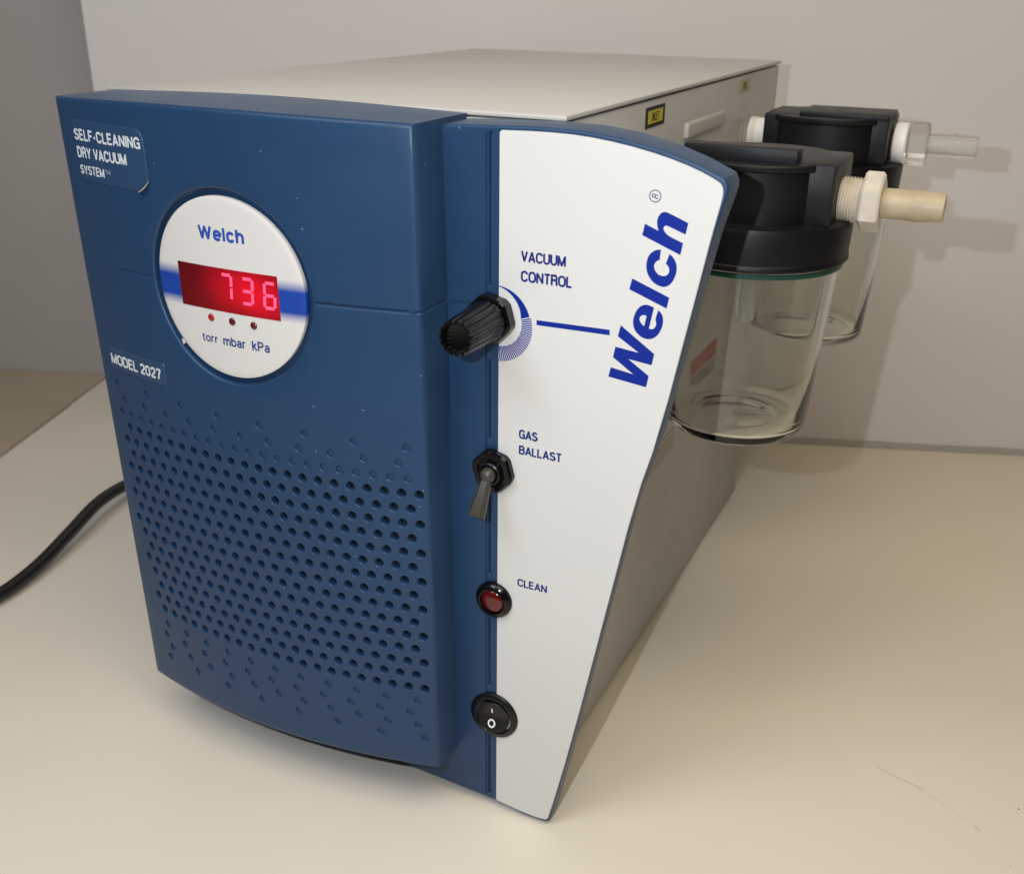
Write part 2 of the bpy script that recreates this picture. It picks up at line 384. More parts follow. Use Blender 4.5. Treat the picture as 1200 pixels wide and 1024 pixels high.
def slab(name, outline, yfn, thick, m, parent, bev=0.0, label=None):
    """thin sheet following yfn, standing proud by thick"""
    o = outline if area(outline) > 0 else outline[::-1]
    bm = bmesh.new(); q = inset(o, bev) if bev else o
    pts = q
    V = [Vector(p) for p in pts]; n = len(V); E = [(k, (k + 1) % n) for k in range(n)]
    g = .004 if yfn not in (y0,) else .02; X0 = min(p[0] for p in pts); X1 = max(p[0] for p in pts); Z0 = min(p[1] for p in pts); Z1 = max(p[1] for p in pts)
    q2 = inset(o, bev + .0008); x = X0 + g / 2
    while x < X1:
        z = Z0 + g / 2
        while z < Z1:
            if inside((x, z), q2): V.append(Vector((x, z)))
            z += g
        x += g
    vo, eo, fo, ov, oe, of = delaunay_2d_cdt(V, E, [], 0, 1e-7, True)
    mp = {k: i for i, ids in enumerate(ov) for k in ids}
    bv = [bm.verts.new((v.x, yfn(v.x, v.y) - thick, v.y)) for v in vo]
    for f in fo:
        c = sum((vo[k] for k in f), Vector((0, 0))) / len(f)
        if inside(c, pts): bm.faces.new([bv[k] for k in f])
    vs = [bv[mp[k]] for k in range(n)]
    bk = [bm.verts.new((p[0], yfn(p[0], p[1]) + 0.0001, p[1])) for p in o]; n = len(o)
    for k in range(n): bm.faces.new((vs[k], vs[(k + 1) % n], bk[(k + 1) % n], bk[k]))
    return obj(name, bm, m, parent, 30, label)
def roundrect(x0, x1, z0, z1, r, n=5):
    return arc(x1 - r, z0 + r, r, r, -90, 0, n) + arc(x1 - r, z1 - r, r, r, 0, 90, n) + arc(x0 + r, z1 - r, r, r, 90, 180, n) + arc(x0 + r, z0 + r, r, r, 180, 270, n)

# ------------------------------------------------------------------ the setting
ZT = -0.004
U = Vector((.943, .332, 0)).normalized(); N = Vector((-U.y, U.x, 0)); P0 = Vector((-.0106, .4941, ZT))
def wpt(s, d, z): p = P0 + U * s + N * d; return (p.x, p.y, z)
def wallbox(name, s0, s1, d0, d1, z0, z1, m, bev=0.0):
    bm = bmesh.new(); vs = [bm.verts.new(wpt(s, d, z)) for z in (z0, z1) for s, d in ((s0, d0), (s1, d0), (s1, d1), (s0, d1))]
    for f in ((3, 2, 1, 0), (4, 5, 6, 7), (0, 1, 5, 4), (1, 2, 6, 5), (2, 3, 7, 6), (3, 0, 4, 7)): bm.faces.new([vs[i] for i in f])
    if bev: bmesh.ops.bevel(bm, geom=bm.edges[:], offset=bev, segments=2, affect='EDGES')
    o = obj(name, bm, m); o["kind"] = "structure"; return o
wallbox("countertop", -.617, 1.1, -1.5, 0.0, ZT - .03, ZT, M_table, .0012)
wallbox("countertop_extension", -.617, -.52, 0.0, .0835, ZT - .03, ZT, M_table, 0.0)
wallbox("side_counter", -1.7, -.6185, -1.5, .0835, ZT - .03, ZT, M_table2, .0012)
wallbox("floor", -2.5, 2.5, -2.5, .3, -.80, -.76, mat("floor_vinyl", (.25, .23, .21), .6, noise=(5, .8)))
wallbox("back_wall", -.551, 1.6, 0.0005, .08, -.74, 1.6, M_wall, .002)
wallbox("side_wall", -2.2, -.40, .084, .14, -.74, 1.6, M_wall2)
# thin grey bead along the line where wall and counter meet
bm = bmesh.new(); prof = [(0, 0), (-.0030, 0), (-.0022, .0020), (0, .0050)]; A = []
for s in [-.55 + 1.6 * k / 60 for k in range(61)]:
    j = 0.0003 * math.sin(s * 37) + .0002 * math.sin(s * 91)
    A.append([bm.verts.new(wpt(s, d + (j if d else 0), ZT + z + (abs(j) if z else 0))) for d, z in prof])
for a, b in zip(A, A[1:]):
    for k in range(3): bm.faces.new((a[k], a[k + 1], b[k + 1], b[k]))
o = obj("wall_bead", bm, M_bead); o["kind"] = "structure"

# ------------------------------------------------------------------ the pump
pump = bpy.data.objects.new("vacuum_pump", None); COL.objects.link(pump); pump.location = (-.1, .18, ZT)
pump["label"] = "blue and white vacuum pump with red lit pressure display and two glass side jars"
pump["category"] = "vacuum pump"
bpy.context.view_layer.update()
PARENTFIX = []
class P_:   # parenting keeps world coordinates
    pass
def yb(x, z): return -.031 + (x + .105) ** 2 / (2 * .334)     # bowed cover
def y0(x, z): return 0.0

bx = box(-.212, .0168, .0205, .388, 0.0, .3161, .0012)
body = obj("body_case", bx, M_body, pump)
lid = obj("lid_panel", box(-.2132, .0176, .0215, .3892, .3170, .3190, .0006), M_lid, pump, label="cream painted flat lid")
for fx in (-.19, -.005):
    for fy in (.05, .35): obj("rubber_foot", lathe([(0, 0), (.010, 0), (.0095, -.004), (0, -.004)], 24, 'Z', (fx, fy, 0)), M_rub, pump)

# back plate of the front (carries the strip and the white label)
plate = [(-.196, .3135), (-.190, .0022), (-.178, .0016), (-.150, .008), (-.09, .009), (-.0474, .0026), (-.0, .0004), (.0145, -.0021), (.0245, -.0020), (.0280, -.0012), (.0288, .0012),
         (.0384, .0493), (.0518, .1243), (.0614, .1784), (.0689, .2072), (.0799, .2695), (.0828, .2852), (.0861, .298), (.0865, .3005), (.0864, .3025), (.0850, .3048), (.0755, .3086),
         (.0632, .3123), (.0483, .3152), (.0331, .3170), (.0176, .3173), (.0003, .3168), (-.022, .3160), (-.03, .3150)]
plate = densify(plate, .012)
feats = []
for z0, z1 in ((.2560, .3148), (.1915, .2265), (.1265, .1655), (.1045 - .0375, .1045), (.0030, .0395)):
    feats.append((roundrect(-.0042, -.0022, z0, z1, .0006, 3), [(.0003, .0004), (.0004, .0013)], True))
def pdepth(x, z):
    if x < .001: return .0200
    if z > .303: return .0200 - .005 * max(0, (x - .05) / .037)
    for (z0, d0), (z1, d1) in (((-.01, .0095), (.05, .0075)), ((.05, .0075), (.13, .0052)), ((.13, .0052), (.20, .0070)), ((.20, .0070), (.27, .0120)), ((.27, .0120), (.31, .0150))):
        if z <= z1: return d0 + (d1 - d0) * (z - z0) / (z1 - z0)
    return .015
plate_ = moulded("front_plate", plate, y0, pdepth, .0010, feats, M_blue, pump, label="blue plastic plate behind the white label with a grooved strip")

slab("strip_panel", densify([(-.0046, .2490), (-.0046, .3146), (-.0222, .3146), (-.0222, .2490)], .01), y0, .0009, M_blue, plate_, .0005)
slab("strip_panel", densify([(-.0520, .0052), (-.0230, .0042), (-.0046, .0032), (-.0046, .2474), (-.0222, .2474), (-.0226, .0300), (-.0520, .0290)], .01), y0, .0009, M_blue, plate_, .0005)

# bowed cover
zt_ = lambda x: .318 + .0018 * math.sin(PI * min(1, max(0, (x + .2050) / .1812)))
xl = lambda z: -.1930 - .0122 * (z - .028) / .29
xr = lambda z: -.0197 - .0038 * (z - .028) / .29
ol = []
for k in range(15): x = xl(.028) + (xr(.028) - xl(.028)) * k / 14; ol.append((x, .0256 + .0024 * k / 14))
GZ = .2483
zs = [.028 + (.318 - .028) * k / 20 for k in range(1, 20)] + [GZ - .0016, GZ - .0009, GZ, GZ + .0009, GZ + .0016]; zs.sort()
for z in zs: ol.append((xr(z), z))
for k in range(15): x = xr(.318) + (xl(.318) - xr(.318)) * k / 14; ol.append((x, zt_(x)))
for z in sorted([z for z in zs if abs(z - GZ) > .0018], reverse=True): ol.append((xl(z), z))
DC = (-.108, .2488)
feats = [(circle(*DC, .0418, 96), [(.0005, .0002), (.0010, .0008), (.0013, .0035), (.0050, .0037)], False)]
hole = [(.00022, .0002), (.00026, .0027)]; dim = [(.00025, .0002), (.00035, .0009)]
for k in range(15):
    z = .1702 - k * .00698
    x = -.0253 if k % 2 == 0 else -.0290
    while x > xl(z) + .0098 + (0.0025 if k > 9 else 0):
        feats.append((circle(x, z, .00230, 14), hole, False)); x -= .00752
def row(x, step, z, n, zstep=0.0):
    for i in range(n):
        xx = x - step * i
        if xx > xl(z) + .0055: feats.append((circle(xx, z + zstep * i, .0021, 14), dim, True))
row(-.0298, .00752, .1771, 22); row(-.0335, .01505, .1841, 11); row(-.0299, .0227, .1912, 8)
row(-.0288, .01462, .0654, 11, -.00016); row(-.0325, .01447, .0583, 11, -.00016); row(-.0288, .01450, .0518, 11, -.00016); row(-.0255, .0216, .0447, 8, -.0002)
def vline(xa, xb):
    n = max(2, int(abs(xb - xa) / .004)); xs = [xa + (xb - xa) * k / n for k in range(n + 1)]
    return [([(x, GZ + .0010) for x in xs], 0.0), ([(x, GZ) for x in xs[1:-1]] if xb < -.1 else [(x, GZ) for x in xs[:-1]], .0011), ([(x, GZ - .0010) for x in xs], 0.0)]
xe = xr(GZ) - .0028
lines = vline(-.1765, -.1506) + vline(-.0655, xe - .0003)
cover = moulded("front_cover", ol, yb, .0190, .0018, feats, M_blue, pump, grid=.0062, lines=lines,
                notch=lambda x, z: .0012 if (abs(z - GZ) < .0005 and x > -.06) else 0.0, label="bowed blue cover with a field of round vent holes")
# dark foam behind the vent holes
bm = bmesh.new(); A = []
for k in range(13):
    x = -.184 + .157 * k / 12; A.append([bm.verts.new((x, yb(x, 0) + .0062, z)) for z in (.060, .180)])
for a, b in zip(A, A[1:]): bm.faces.new((a[0], b[0], b[1], a[1]))
obj("grille_foam", bm, M_dark, pump)

# white control label
wl = [(.0004, .0012), (.0145, -.0006), (.0240, -.0007), (.0272, .0000), (.0284, .0020), (.0381, .0493), (.0515, .1243), (.0611, .1784), (.0686, .2072), (.0796, .2695), (.0823, .2852), (.0849, .2980), (.0850, .3002), (.0846, .3020), (.0832, .3036),
      (.0748, .3072), (.0628, .3107), (.0481, .3136), (.0330, .3154), (.0176, .3158), (.0012, .3153), (.0004, .3145)]
label_ = slab("control_label", chaikin(wl, 30, 1), y0, .00045, M_white, pump, .0002, label="white plastic label with blue printing")
yl = lambda x, z: -.00045
LF = .00005
text("printed_word", "VACUUM", .0098, .0283, .2677, .2720, .185, M_inkt, label_, yl, LF)
text("printed_word", "CONTROL", .0099, .0311, .2600, .2644, .185, M_inkt, label_, yl, LF)
text("printed_word", "GAS", .0100, .0184, .1947, .1988, .185, M_inkt, label_, yl, LF)
text("printed_word", "BALLAST", .0101, .0292, .1877, .1917, .185, M_inkt, label_, yl, LF)
text("printed_word", "CLEAN", .0103, .0243, .1249, .1288, .185, M_inkt, label_, yl, LF)
flat("printed_line", [[[(.0169, .2437), (.0469, .2441), (.0468, .2462), (.0168, .2457)]]], M_ink, label_, yl, LF)
mm = lambda L: [(a / 1000, b / 1000) for a, b in L]
LW = mm([(51.07, 248.63), (64.69, 239.47), (63.94, 235.03), (54.75, 235.99), (63.15, 230.6), (62.36, 226.03), (47.17, 227.75), (47.97, 231.6), (57.05, 230.32), (48.66, 235.73), (49.4, 240.0), (58.64, 239.04), (50.12, 244.24)])
LL = mm([(54.47, 266.78), (68.82, 261.47), (68.11, 257.34), (53.55, 262.63)])
LE = mm([(63.39, 257.03), (61.87, 257.62), (60.1, 257.78), (58.39, 257.06), (56.98, 255.48), (56.03, 253.19), (55.63, 250.7), (56.03, 248.58), (57.11, 246.82), (58.85, 245.44), (60.81, 244.78), (62.72, 244.93), (64.57, 245.9), (65.94, 247.6), (66.87, 249.76), (67.24, 252.1), (66.95, 254.2), (66.19, 255.42), (65.11, 256.39), (64.09, 252.85), (64.59, 251.45), (64.58, 250.37), (63.93, 249.19), (63.01, 248.79), (61.97, 248.9)])
LEH = mm([(60.78, 253.59), (60.09, 249.58), (58.95, 250.36), (58.18, 251.6), (58.13, 252.54), (58.75, 253.44), (59.68, 253.84)])
LC = mm([(64.52, 278.39), (64.29, 274.71), (63.19, 274.2), (62.3, 272.83), (62.51, 271.26), (63.67, 269.64), (65.35, 268.99), (66.97, 269.19), (68.02, 270.34), (68.07, 271.77), (67.5, 272.97), (66.64, 273.66), (67.76, 277.32), (69.54, 275.89), (70.66, 273.82), (70.85, 271.32), (70.11, 268.37), (68.66, 266.1), (66.78, 265.06), (64.47, 265.25), (62.25, 266.42), (60.46, 268.45), (59.47, 270.89), (59.45, 273.77), (60.27, 276.24), (61.96, 277.79), (63.39, 278.33)])
LH = mm([(58.0, 286.95), (63.08, 285.0), (62.38, 287.24), (62.45, 289.4), (63.45, 291.18), (64.84, 291.83), (66.28, 291.61), (73.7, 288.76), (72.99, 284.65), (66.63, 286.97), (65.66, 287.11), (64.91, 286.42), (64.99, 285.35), (66.2, 284.09), (67.54, 283.3), (72.38, 281.57), (71.67, 277.29), (57.22, 282.83)])
for lp in ([LW], [chaikin(LE, 50), chaikin(LEH, 50)], [LL], [chaikin(LC, 45)], [chaikin(LH, 42)]):
    flat("logo_letter", [lp], M_ink, label_, yl, LF)
# registered mark: ring and a letter lying on its side
bm = bmesh.new(); rc = (.0611, .2969)
ribbon(bm, circle(*rc, .00205, 28), .0003, yl, LF, True)
wd, pl = glyph('R')
for k, p in enumerate(pl):
    pts = []
    for a, b in p:
        u, v = (a - .28) * .0019, (b - .5) * .0022       # u along reading (up the panel), v cap direction (to the left)
        pts.append((rc[0] - v * .93 + u * .12, rc[1] + u + v * .25))
    ribbon(bm, pts, .0003, yl, LF + .00001 * (k + 1))
obj("registered_mark", bm, M_inkt, label_, 0)
# dial scale round the knob: thickening wedge, then fine ticks
DCX, DCZ = 0.0, .2418
bm = bmesh.new(); n = 24; prev = None
for k in range(n + 1):
    a = math.radians(88.5 - (88.5 - 18.5) * k / n); ro = .01545 - .0009 * k / n; ri = ro - .0003 - (.0036 * (k / n) ** 1.15)
    cur = [bm.verts.new((max(.0005, DCX + q * math.cos(a)), -.0005, DCZ + q * math.sin(a))) for q in (ro, ri)]
    if prev: bm.faces.new((prev[0], prev[1], cur[1], cur[0]))
    prev = cur
for k in range(30):
    a = math.radians(15.5 - 104 * k / 29); t = .00027
    ca, sa = math.cos(a), math.sin(a); ri, ro = .0108 - .0018 * (k / 29), .0150 + .0004 * k / 29
    if k % 4 == 0: ri -= .0002
    q = [(ri, -t * .8), (ri, t * .8), (ro, t), (ro, -t)]
    bm.faces.new([bm.verts.new((max(.0005, DCX + r * ca - w * sa), -.0005, DCZ + r * sa + w * ca)) for r, w in q])
obj("dial_scale", bm, M_ink, label_, 0)

# knob
KX, KZ = -.0020, .2442
nut = bmesh.new(); rings = []
prof = [(.0100, 0), (.0100, .0052), (.0094, .0060), (.0072, .0062)]
def hexr(r, h, a):
    m = math.cos(PI / 6) / math.cos(((a + .25) % (PI / 3)) - PI / 6); return r * min(1.0, m * 1.07)
knobnut = obj("knob_nut", lathe(prof + [(0, .0062)], 72, 'Y', (KX, 0, KZ), flute=hexr), M_black, pump, 30)
def flute(r, h, a):
    return r * (1 - (.11 if .0085 < h < .0325 else .03) * (0.5 + 0.5 * math.cos(a * 15)) ** 3 * min(1, max(0, (r - .0045) / .0012)))
obj("control_knob", lathe([(.0070, .006), (.0084, .0066), (.0086, .0078), (.0082, .0084), (.0081, .010), (.0076, .0225), (.0071, .0306), (.0067, .0315), (.0061, .0315), (.0057, .0304), (.0055, .0284), (.0030, .0280), (0, .0280)], 144, 'Y', (KX, 0, KZ), flute=flute),
    M_black, pump, 40, label="black fluted control knob")
# toggle switch
TX, TZ = -.0010, .1783
tn = obj("toggle_nut", lathe(sc([(.0087, 0), (.0087, .0030), (.0080, .0040), (.0060, .0042), (.0056, .0030), (.0048, .0030)], 1.09), 72, 'Y', (TX, 0, TZ), flute=hexr), M_black, pump, 30)
obj("toggle_collar", lathe([(.0050, .0020), (.0050, .0058), (.0044, .0062), (.0038, .0058), (.0034, .0048), (0, .0048)], 48, 'Y', (TX, 0, TZ)), M_blackm, pump)
bm = lathe([(0, .0098)] + [(.0033 * math.sin(a), .0066 + .0032 * math.cos(a)) for a in [PI * k / 12 for k in range(1, 12)]] + [(0, .0034)], 32, 'Y', (TX, 0, TZ))
bm2 = bmesh.new(); d = Vector((-.06, -.60, -1)).normalized(); sd = Vector((1, 0, -.06)).normalized(); nn = d.cross(sd).normalized()
st = Vector((TX, -.0062, TZ)); rings = []
for t, hw, ht in ((0.0, .0021, .0020), (.004, .0024, .0020), (.017, .0037, .0023), (.0182, .0036, .0020)):
    c = st + d * t; rg = []
    for a, b in ((-1, -.35), (-.55, -1), (.55, -1), (1, -.35), (1, .35), (.55, 1), (-.55, 1), (-1, .35)):
        rg.append(bm2.verts.new(c + sd * hw * a + nn * ht * b))
    rings.append(rg)
for A_, B_ in zip(rings, rings[1:]):
    for k in range(8): bm2.faces.new((A_[k], A_[(k + 1) % 8], B_[(k + 1) % 8], B_[k]))
bm2.faces.new(rings[0]); bm2.faces.new(rings[-1])
obj("toggle_lever", merge(bm, bm2), M_lever, pump, 25)
# red indicator
LX, LZ = -.0008, .1150
obj("lamp_bezel", lathe(sc([(.0073, 0), (.0073, .0016), (.0068, .0026), (.0052, .0036), (.0048, .0034), (.0047, .0016), (0, .0014)], 1.19), 64, 'Y', (LX, 0, LZ)), M_black, pump)
obj("lamp_lens", lathe(sc([(.0046, .0014)] + [(.0046 * math.sin(a), .0022 + .0020 * math.cos(a)) for a in [PI / 2 * (8 - k) / 8 for k in range(8)]] + [(0, .0042)], 1.2), 48, 'Y', (LX, 0, LZ)), M_red, pump, 60)
# rocker switch
RX, RZ = -.0006, .0520
rk = obj("rocker_bezel", lathe(sc([(.0109, 0), (.0107, .0012), (.0098, .0021), (.0084, .0023), (.0080, .0018), (.0079, -.0005), (0, -.0005)], 1.12), 72, 'Y', (RX, 0, RZ)), M_blackm, pump)
bm = bmesh.new(); ry = lambda x, z: -.0016 - (.0011 if z > RZ else .0022) * abs(z - RZ) / .0075 - (0.0 if z > RZ else .0)
rows = 14; top = []; bot = []
for k in range(rows + 1):
    z = RZ - .0082 + .0164 * k / rows; h = math.sqrt(max(0, .0082 ** 2 - (z - RZ) ** 2)) + .00002
    rr = []
    for j in range(9):
        u = -1 + j / 4; x = RX + h * u
        rr.append(bm.verts.new((x, ry(x, z) + .0004 * abs(u) ** 3, z)))
    top.append(rr)
for a, b in zip(top, top[1:]):
    for j in range(8): bm.faces.new((a[j], a[j + 1], b[j + 1], b[j]))
rim = [r[0] for r in top] + top[-1][1:] + [r[-1] for r in top[::-1]][1:] + top[0][::-1][1:-1]
bk = [bm.verts.new((v.co.x, .0, v.co.z)) for v in rim]
for k in range(len(rim)): bm.faces.new((rim[k], rim[(k + 1) % len(rim)], bk[(k + 1) % len(rim)], bk[k]))
rock = obj("rocker_paddle", bm, M_blackm, pump, 30)
bm = bmesh.new(); ribbon(bm, [(RX - .0003, RZ + .0021), (RX - .0003, RZ + .0048)], .0007, ry, .0002)
obj("on_mark", bm, mat("switch_print", (.75, .75, .73), .5), rock, 0)
bm = bmesh.new(); ribbon(bm, [(RX - .0003 + .00155 * math.cos(a), RZ - .0035 + .0017 * math.sin(a)) for a in [2 * PI * k / 24 for k in range(24)]], .0008, ry, .0002, True)
obj("off_mark", bm, mat("switch_print_ring", (.75, .75, .73), .5), rock, 0)

# ------------------------------------------------------------------ display
m_disc = mat("display_film", (.62, .61, .60), .35, rvar=.05)
nt = m_disc.node_tree; b = nt.nodes["Principled BSDF"]; tc = nt.nodes.new("ShaderNodeTexCoord"); sp = nt.nodes.new("ShaderNodeSeparateXYZ")
nt.links.new(tc.outputs["Object"], sp.inputs[0])
ramp = nt.nodes.new("ShaderNodeValToRGB"); mr = nt.nodes.new("ShaderNodeMapRange"); mr.inputs[1].default_value = .2385; mr.inputs[2].default_value = .2585
nz = nt.nodes.new("ShaderNodeTexNoise"); nz.inputs["Scale"].default_value = 2500; ad = nt.nodes.new("ShaderNodeMath"); ad.operation = 'MULTIPLY_ADD'; ad.inputs[1].default_value = .0016
nt.links.new(tc.outputs["Object"], nz.inputs["Vector"]); nt.links.new(nz.outputs["Fac"], ad.inputs[0]); nt.links.new(sp.outputs[2], ad.inputs[2])
nt.links.new(ad.outputs[0], mr.inputs[0]); nt.links.new(mr.outputs[0], ramp.inputs[0])
e = ramp.color_ramp.elements; e[0].position = .0; e[0].color = (0, 0, 0, 1); e[1].position = 1.0; e[1].color = (0, 0, 0, 1)
for p, v in ((.06, 0), (.27, 1), (.70, 1), (.94, 0)): q = e.new(p); q.color = (v, v, v, 1)
mx = nt.nodes.new("ShaderNodeMix"); mx.data_type = 'RGBA'; mx.inputs[6].default_value = (.62, .61, .60, 1); mx.inputs[7].default_value = (.008, .050, .33, 1)
nt.links.new(ramp.outputs[0], mx.inputs[0]); nt.links.new(mx.outputs[2], b.inputs["Base Color"])
yd = lambda x, z: yb(x, z) + .0012
R0 = .0378; bm = bmesh.new(); SG = 72
cv = bm.verts.new((DC[0], yd(*DC) - .0008, DC[1])); prev = None
for r, dp in [(.0378 * k / 14, -.0008) for k in range(1, 14)] + [(R0 - .0006, -.0008), (R0 - .0001, -.0006), (R0, -.0002), (R0, .0012)]:
    ring = []
    for k in range(SG):
        a = 2 * PI * k / SG; x, z = DC[0] + r * math.cos(a), DC[1] + r * math.sin(a); ring.append(bm.verts.new((x, yd(x, z) + dp, z)))
    for k in range(SG):
        k2 = (k + 1) % SG
        if prev is None: bm.faces.new((cv, ring[k], ring[k2]))
        else: bm.faces.new((prev[k], ring[k], ring[k2], prev[k2]))
    prev = ring
disc = obj("display_disc", bm, m_disc, pump, 40, label="round white display panel with a blue band and a red lit readout")
ydd = lambda x, z: yd(x, z) - .0008
text("printed_name", "Welch", -.1201, -.0968, .2685, .2744, .21, mat("display_ink", (.02, .07, .36), .4), disc, ydd, .00008, gap=.30)
inkd = mat("display_small_ink", (.03, .06, .22), .45)
text("unit_name", "torr", -.1243, -.1156, .2247, .2284, .18, inkd, disc, ydd, .00008)
text("unit_name", "mbar", -.1128, -.1010, .2245, .2286, .18, inkd, disc, ydd, .00008)
text("unit_name", "kPa", -.0978, -.0890, .2245, .2288, .18, inkd, disc, ydd, .00008)
for i, (x, z) in enumerate(((-.1180, .2357), (-.1069, .2355), (-.0960, .2353))):
    yy = ydd(x, z); r = .0017
    o = obj("unit_light", lathe([(r, 0)] + [(r * math.sin(a), .0009 * math.cos(a)) for a in [PI / 2 * (6 - k) / 6 for k in range(1, 6)]] + [(0, .0009)], 24, 'Y', (x, yy + .0001, z)), M_ledon if i == 0 else M_led, disc, 60,
            label="lit red indicator light" if i == 0 else None)
ca = math.radians(224); cx_, cz_ = DC[0] + .0388 * math.cos(ca), DC[1] + .0388 * math.sin(ca)
flat("chipped_edge", [[[(cx_ - .0002, cz_ - .0010), (cx_ + .0014, cz_ + .0002), (cx_ + .0006, cz_ + .0014), (cx_ - .0010, cz_ + .0016)]]], mat("chip_white", (.62, .60, .58), .6), disc, ydd, .0001)
# red filter window: LED glow spreads behind the red plastic
m_scr = mat("red_filter", (.045, .002, .005), .16)
nt = m_scr.node_tree; b = nt.nodes["Principled BSDF"]; tc = nt.nodes.new("ShaderNodeTexCoord")
tot = None
for (gx, gz, rad, s) in ((-.107, .2505, .013, .28), (-.0965, .2495, .011, .33), (-.0865, .2475, .013, .44), (-.110, .2430, .022, .08)):
    vm = nt.nodes.new("ShaderNodeVectorMath"); vm.operation = 'DISTANCE'; vm.inputs[1].default_value = (gx, ydd(gx, gz), gz)
    nt.links.new(tc.outputs["Object"], vm.inputs[0])
    mr = nt.nodes.new("ShaderNodeMapRange"); mr.interpolation_type = 'SMOOTHERSTEP'; mr.inputs[1].default_value = 0; mr.inputs[2].default_value = rad * 1.5; mr.inputs[3].default_value = s; mr.inputs[4].default_value = 0
    nt.links.new(vm.outputs["Value"], mr.inputs[0])
    if tot is None: tot = mr.outputs[0]
    else:
        a_ = nt.nodes.new("ShaderNodeMath"); a_.operation = 'ADD'; nt.links.new(tot, a_.inputs[0]); nt.links.new(mr.outputs[0], a_.inputs[1]); tot = a_.outputs[0]
a_ = nt.nodes.new("ShaderNodeMath"); a_.operation = 'ADD'; a_.inputs[1].default_value = .05; nt.links.new(tot, a_.inputs[0])
b.inputs["Emission Color"].default_value = (1, .003, .020, 1); nt.links.new(a_.outputs[0], b.inputs["Emission Strength"])
scr = slab("display_window", densify([(-.1333, .2394), (-.0824, .2390), (-.0827, .2573), (-.1336, .2577)], .006), ydd, .00015, m_scr, disc)
ys = lambda x, z: ydd(x, z) - .00015
M_seg = emis(mat("led_segment", (.3, .01, .03), .4), (1.0, .075, .17), 1.8)
def digit(x0, x1, zb, zt, on, sl=.0):
    bm = bmesh.new(); zm = (zb + zt) / 2; g = .0004; w = .00125
    sh = lambda x, z: (x + (z - zb) * .07 - .0003, z)
    seg = {'a': [(x0 + g, zt), (x1 - g, zt)], 'g': [(x0 + g, zm), (x1 - g, zm)], 'd': [(x0 + g, zb), (x1 - g, zb)], 'f': [(x0, zm + g), (x0, zt - g)], 'b': [(x1, zm + g), (x1, zt - g)], 'e': [(x0, zb + g), (x0, zm - g)], 'c': [(x1, zb + g), (x1, zm - g)]}
    for k in on: ribbon(bm, [sh(*p) for p in seg[k]], w, ys, .00006)
    return obj("led_digit", bm, M_seg, disc, 0)
digit(-.1105, -.1055, .2449, .2551, 'abc'); digit(-.1000, -.0950, .2443, .2546, 'abcdg'); digit(-.0892, -.0843, .2438, .2541, 'afgedc')

# ------------------------------------------------------------------ stickers on the cover
so = arc(-.1500, .3045, .0050, .0050, 0, 90, 6) + [(-.1930, .3099), (-.1905, .2846), (-.1530, .2842), (-.1446, .2884)]
sto = slab("name_sticker", densify(so, .008), yb, .00028, M_stick, pump, .0003, label="blue sticker reading SELF-CLEANING DRY VACUUM SYSTEM, lower right corner peeling")
yst = lambda x, z: yb(x, z) - .00028
text("printed_word", "SELF-CLEANING", -.1921, -.1468, .3013, .3061, .19, M_print, sto, yst, .00006, gap=.26)
text("printed_word", "DRY VACUUM", -.1917, -.1567, .2940, .2987, .19, M_print, sto, yst, .00006, gap=.26)
text("printed_word", "SYSTEM", -.1912, -.1732, .2872, .2911, .18, M_print, sto, yst, .00006, gap=.26)
text("trade_mark", "TM", -.1725, -.1688, .2890, .2908, .16, mat("small_print", (.30, .35, .42), .5), sto, yst, .00006, gap=.22)
# the peeling corner, lifted and showing its pale edge
bm = bmesh.new(); pts = [(-.1530, .2842, .0003), (-.1446, .2884, .0003), (-.1452, .2868, .0016), (-.1475, .2850, .0021), (-.1505, .2838, .0013)]
bm.faces.new([bm.verts.new((a, yb(a, c) - t, c)) for a, c, t in pts])
obj("peeled_corner", bm, M_stick, sto, 0)
bm = bmesh.new(); pts = [(-.1446, .2884, .0003), (-.1452, .2868, .0016), (-.1475, .2850, .0021), (-.1505, .2838, .0013)]
v = [bm.verts.new((a, yb(a, c) - t - .00005, c)) for a, c, t in pts]; v2 = [bm.verts.new((a, yb(a, c) - t - .0002, c + .00055)) for a, c, t in pts]
for k in range(3): bm.faces.new((v[k], v[k + 1], v2[k + 1], v2[k]))
obj("worn_edge", bm, M_stickedge, sto, 0)
mo = slab("model_sticker", densify(roundrect(-.1908, -.1500, .1985, .2092, .0012, 3), .008), yb, .00028, M_stick, pump, .0003, label="small blue sticker reading MODEL 2027")
text("printed_word", "MODEL 2027", -.1897, -.1527, .2010, .2062, .19, M_print, mo, yst, .00006, gap=.24)

# ------------------------------------------------------------------ things on the right side of the case
BX = .0168
def side(name, ya, yb_, za, zb, m, parent, t=.0003, label=None): return obj(name, box(BX - .0002, BX + t, ya, yb_, za, zb), m, parent, label=label)
def tag_(ya, yb_, za, zb, m, word, lab, mk=M_tagk):
    o = side("port_tag", ya, yb_, za, zb, mk, pump, .0003, lab)
    i = side("tag_field", ya + .0034, yb_ - .0034, za + .0017, zb - .0017, m, o, .00045)
    bm = bmesh.new(); n = len(word); w0 = (yb_ - ya) * .11
    tot = 0; lay = []
    for c in word: wd, pl = glyph(c); lay.append((tot, pl)); tot += wd + .25
    sx = .0096 / (tot - .25) ; y_ = (ya + yb_) / 2 - .0048; zc = (za + zb) / 2 - .0017
    for off, pl in lay:
        for p in pl:
            for pp in broken([(y_ + (off + a) * sx, zc + b * .0034) for a, b in p], .0006): ribbon(bm, pp, .0006, lambda x, z: -BX - .00045, .00006)
    for v in bm.verts: x, y, z = v.co; v.co = (-y, x, z)
    obj("printed_word", bm, M_tagk, o, 0)
    return o
